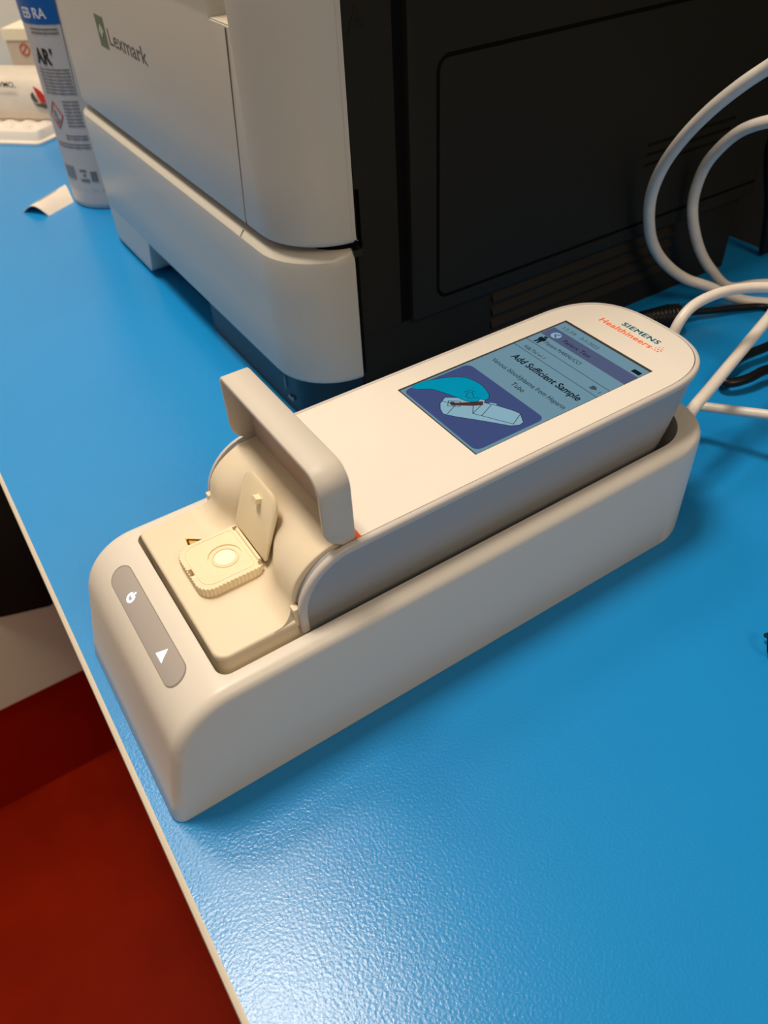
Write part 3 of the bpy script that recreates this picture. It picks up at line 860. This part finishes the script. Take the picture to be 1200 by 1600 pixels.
def cyltext(name, s, size, th, z, m, bold=0, width=None, off=.55, parent=None, slant=0):
    v, f = text_verts(s, size, bold=bold)
    xs = [q[0] for q in v]; sx = (width / (max(xs) - min(xs))) if width else 1; x0 = min(xs)
    vv = []
    for q in v:
        x = (q[0] - x0) * sx; y = q[1] + slant * x; r = brad(z)
        vv.append(oncyl(th + math.degrees(x / r), z + y, off + (.06 if q[2] > 0 else -.3)))
    return make(name, vv, f, m, parent or lb, 20)
cyltext('lettering', 'EB RA', 11.0, -168, 160.6, 'white_print', bold=.12, width=25)
cyltext('lettering', 'AR', 17, -166, 126.5, 'ink', bold=.4, width=17.5, slant=-.02)
cyltext('lettering', "'", 13, -140, 128.5, 'ink', bold=.5)
random.seed(3)
q = []
def lines(z0, z1, t0, t1, step, gap=.55, h=1.0):
    z = z1
    while z > z0:
        t = t0
        while t < t1:
            w = random.uniform(3, 8); e = min(t1, t + w)
            q.append((t, e, z - h, z)); t = e + gap * random.uniform(.6, 1.6)
        z -= step
lines(148, 153.5, -162, -120, 2.9, h=1.3)
lines(101, 122.5, -168, -120, 2.7, h=.9)
lines(76, 97, -143, -120, 2.9, h=.95)
lines(64, 68, -152, -120, 2.6, h=1.0)
lines(56, 60.5, -176, -120, 2.6, h=1.0)
cylpart('print_lines', q, 'label_line', .38, lb)['kind'] = 'stuff'
cylpart('print_block', [(-178, -155, 27.5, 39.5)], 'label_mid', .38, lb)
cylpart('print_block', [(-146, -136, 35.4, 37.6), (-142, -138, 31.2, 33.2), (-147, -134, 26.4, 28.8), (-131, -122, 27, 36)], 'label_line', .38, lb)
# red diamond with a dark mark
cx_, cz_ = -159.5, 84.5
acc = Acc()
dd = [(0, 12.2), (12.8, 0), (0, -12.2), (-12.8, 0)]
for i in range(4):
    a, b = dd[i], dd[(i + 1) % 4]
    for k in range(6):
        p, q_ = [(a[0] + (b[0] - a[0]) * t, a[1] + (b[1] - a[1]) * t) for t in (k / 6, (k + 1) / 6)]
        quad = [p, q_, (q_[0] * .86, q_[1] * .86), (p[0] * .86, p[1] * .86)]
        acc.add(*loft([[oncyl(cx_ + u, cz_ + w, .2) for u, w in quad], [oncyl(cx_ + u, cz_ + w, .5) for u, w in quad]]))
acc.make('hazard_diamond', 'ink_red', lb, 30)
cylpart('hazard_mark', [(cx_ - 4, cx_ + .5, 83, 88.5), (cx_ - 2, cx_ + 4.5, 77, 81.5), (cx_ - 1, cx_ + 2, 80, 86)], 'label_mid', .45, lb)

# ================================================================== FOLDED STRIP
P = [V(110.5, 671, 0), V(129.5, 645, 0)]; Q = [V(164.0, 712, 0), V(159.3, 663.5, 0)]
rings = []
for t in [i / 6 for i in range(7)]:
    a = P[0].lerp(Q[0], t); b = P[1].lerp(Q[1], t); ring = []
    N_ = 14
    for k in range(N_ + 1):
        s = k / N_; ring.append(a.lerp(b, s) + V(0, 0, 8.0 * sin(pi * s) + .05))
    for k in range(N_, -1, -1):
        s = k / N_; ring.append(a.lerp(b, .03 + .94 * s) + V(0, 0, max(.05, 8.0 * sin(pi * s) - .6)))
    rings.append(ring)
strip = make('paper_strip', *loft(rings), 'paper', None, 50)
tag(strip, 'white arched paper strip lying on the bench by the bottle', 'paper strip')
def on_strip(s, t, h=.12):
    a = P[0].lerp(Q[0], t); b = P[1].lerp(Q[1], t); return a.lerp(b, s) + V(0, 0, 8.0 * sin(pi * s) + .05 + h)
acc = Acc()
for s0, s1, t0, t1 in ((.30, .335, .15, .8), (.42, .45, .2, .72), (.2, .225, .12, .5)):
    n = 8
    rr = [[on_strip(s0, t0 + (t1 - t0) * i / n), on_strip(s1, t0 + (t1 - t0) * i / n), on_strip(s1, t0 + (t1 - t0) * i / n, -.1), on_strip(s0, t0 + (t1 - t0) * i / n, -.1)] for i in range(n + 1)]
    acc.add(*loft(rr))
acc.make('printed_line', 'label_line', strip, 30)

# ================================================================== TRAY AND WHAT STANDS ON IT
ex, ey = V(.70, -.714, 0), V(.714, .70, 0)         # along the front edge (to the right), and away
F0 = V(141.5, 895.0, 0)
def TP(a, b, z=0): p = F0 + ex * a + ey * b; return V(p.x, p.y, z)
tray = T('tube_rack', tuple(TP(0, 60)), 'white plastic tube rack with shallow round wells at the far left of the bench', 'rack')
def tray_outline(e, L0=-170, L1=62, D=150, ch=26):
    pts = [(L0 + e, e), (L1 - ch * .4 - e * .4, e), (L1 - 4 - e, ch * .8 + e * .5), (L1 + 8 - e, D * .6), (L1 + 8 - e, D - e), (L0 + e, D - e)]
    return pts
rings = []
for e, z in ((0, .1), (0, 2.2), (1.2, 3.2), (5.0, 3.4), (7.5, 12.0), (9.0, 13.2)):
    o = []
    pts = tray_outline(e)
    n = len(pts)
    for i in range(n):
        p0, p, p1 = Vector(pts[i - 1]), Vector(pts[i]), Vector(pts[(i + 1) % n])
        r = min(7, (p - p0).length / 3, (p1 - p).length / 3)
        A, B = p + (p0 - p).normalized() * r, p + (p1 - p).normalized() * r
        for t in (0, .25, .5, .75, 1):
            o.append(A * (1 - t) ** 2 + p * 2 * t * (1 - t) + B * t * t)
    rings.append([TP(q[0], q[1], z) for q in o])
tr = make('rack_body', *loft(rings), 'tray_white', tray, 35)
cc = []
for i in range(7):
    for j in range(4):
        c = TP(38 - 24 * i + (12 if j % 2 else 0), 23 + 20 * j)
        m = bmesh.new(); bmesh.ops.create_uvsphere(m, u_segments=20, v_segments=10, radius=12)
        vs = [v_.co + V(c.x, c.y, 21.5) for v_ in m.verts]; fs = [tuple(q_.index for q_ in p.verts) for p in m.faces]; m.free()
        cc.append(cutter((vs, fs)))
apply_bool(tr, cc, angle=40)
# pouch on the rack
po_ = T('plastic_pouch', tuple(TP(-10, 70, 13)), 'soft white plastic pouch with a red and grey emblem lying on the rack', 'pouch')
rings = []
NP = 40
for k, (z, e, ) in enumerate(((13.4, 3), (15, .5), (24, 0), (34, 1.5), (44, 3), (52, 6), (55.5, 10), (57, 18))):
    ring = []
    for a, b in rrect(-150 + e, 62 - e, 44 + e + (z - 13) * .10, 120 - e, (6, 6, 6, 6), 9):
        w = 1.1 * sin(a * .31 + z * .2) + .9 * sin(a * .17 - z * .13 + 1)
        ring.append(TP(a, b + w * (1 if b < 80 else 0), z + .7 * sin(a * .2 + b * .1)))
    rings.append(ring)
pm = make('pouch_body', *loft(rings), 'pouch', po_, 60)
def PF(a, z): return TP(a, 44 + (z - 13) * .10 - 2.4, z)
nF = (-ey).normalized()
text('lettering', 'WMO,', 8.5, PF(-13, 49), ex, (0, 0, 1), 'ink', po_, width=26, bold=.1, extrude=.1)
def pdisc(name, pts, m): return plate(name, [PF((a - 22) * 1.12 + 29.8, (z - 13.8) * .95 + 27.2) for a, z in pts], nF, .25, m, po_)
pdisc('emblem_red', [(27, 38.5), (31, 36.5), (35, 33), (39, 27), (40, 22), (40, 20.5), (33, 20.5), (30, 27)], 'logo_red')
pdisc('emblem_grey', [(24.5, 21), (22, 24.5), (22, 29), (24.5, 32), (25.5, 32), (27, 27), (29.5, 21)], 'logo_grey')
pdisc('emblem_grey', [(24.5, 19.3), (40, 19.3), (39, 14.5), (35.5, 13.8), (28, 16)], 'logo_grey')
# small carton further back
ct = T('carton', tuple(TP(-41, 178)), 'small carton with a pale lid and a red prohibition sign, behind the pouch', 'carton')
def CB(a0, a1, b0, b1, z0, z1):
    return [TP(a, b, z) for z in (z0, z1) for b in (b0, b1) for a in (a0, a1)], [(0, 2, 3, 1), (4, 5, 7, 6), (0, 1, 5, 4), (1, 3, 7, 5), (3, 2, 6, 7), (2, 0, 4, 6)]
make('carton_body', *CB(-59.5, -23.5, 155, 200, 0, 73), 'carton', ct)
make('lid', *CB(-61, -22, 153.5, 201.5, 73, 85.5), 'carton_lid', ct)
acc = Acc()
cc0 = TP(-36, 154.6, 62.5); rv = []
pts = [cc0 + ex * 6.2 * cos(2 * pi * k / 28) + V(0, 0, 6.2 * sin(2 * pi * k / 28)) for k in range(28)]
acc.add(*tube(pts, .85, 6, True)); acc.add(*tube([cc0 + ex * -4.3 + V(0, 0, -4.3), cc0 + ex * 4.3 + V(0, 0, 4.3)], .7, 6))
acc.make('prohibition_sign', 'ink_red', ct, 50)

for o in list(bpy.data.objects):
    if 'org' in o.keys(): del o['org']
print('objects', len(bpy.data.objects))
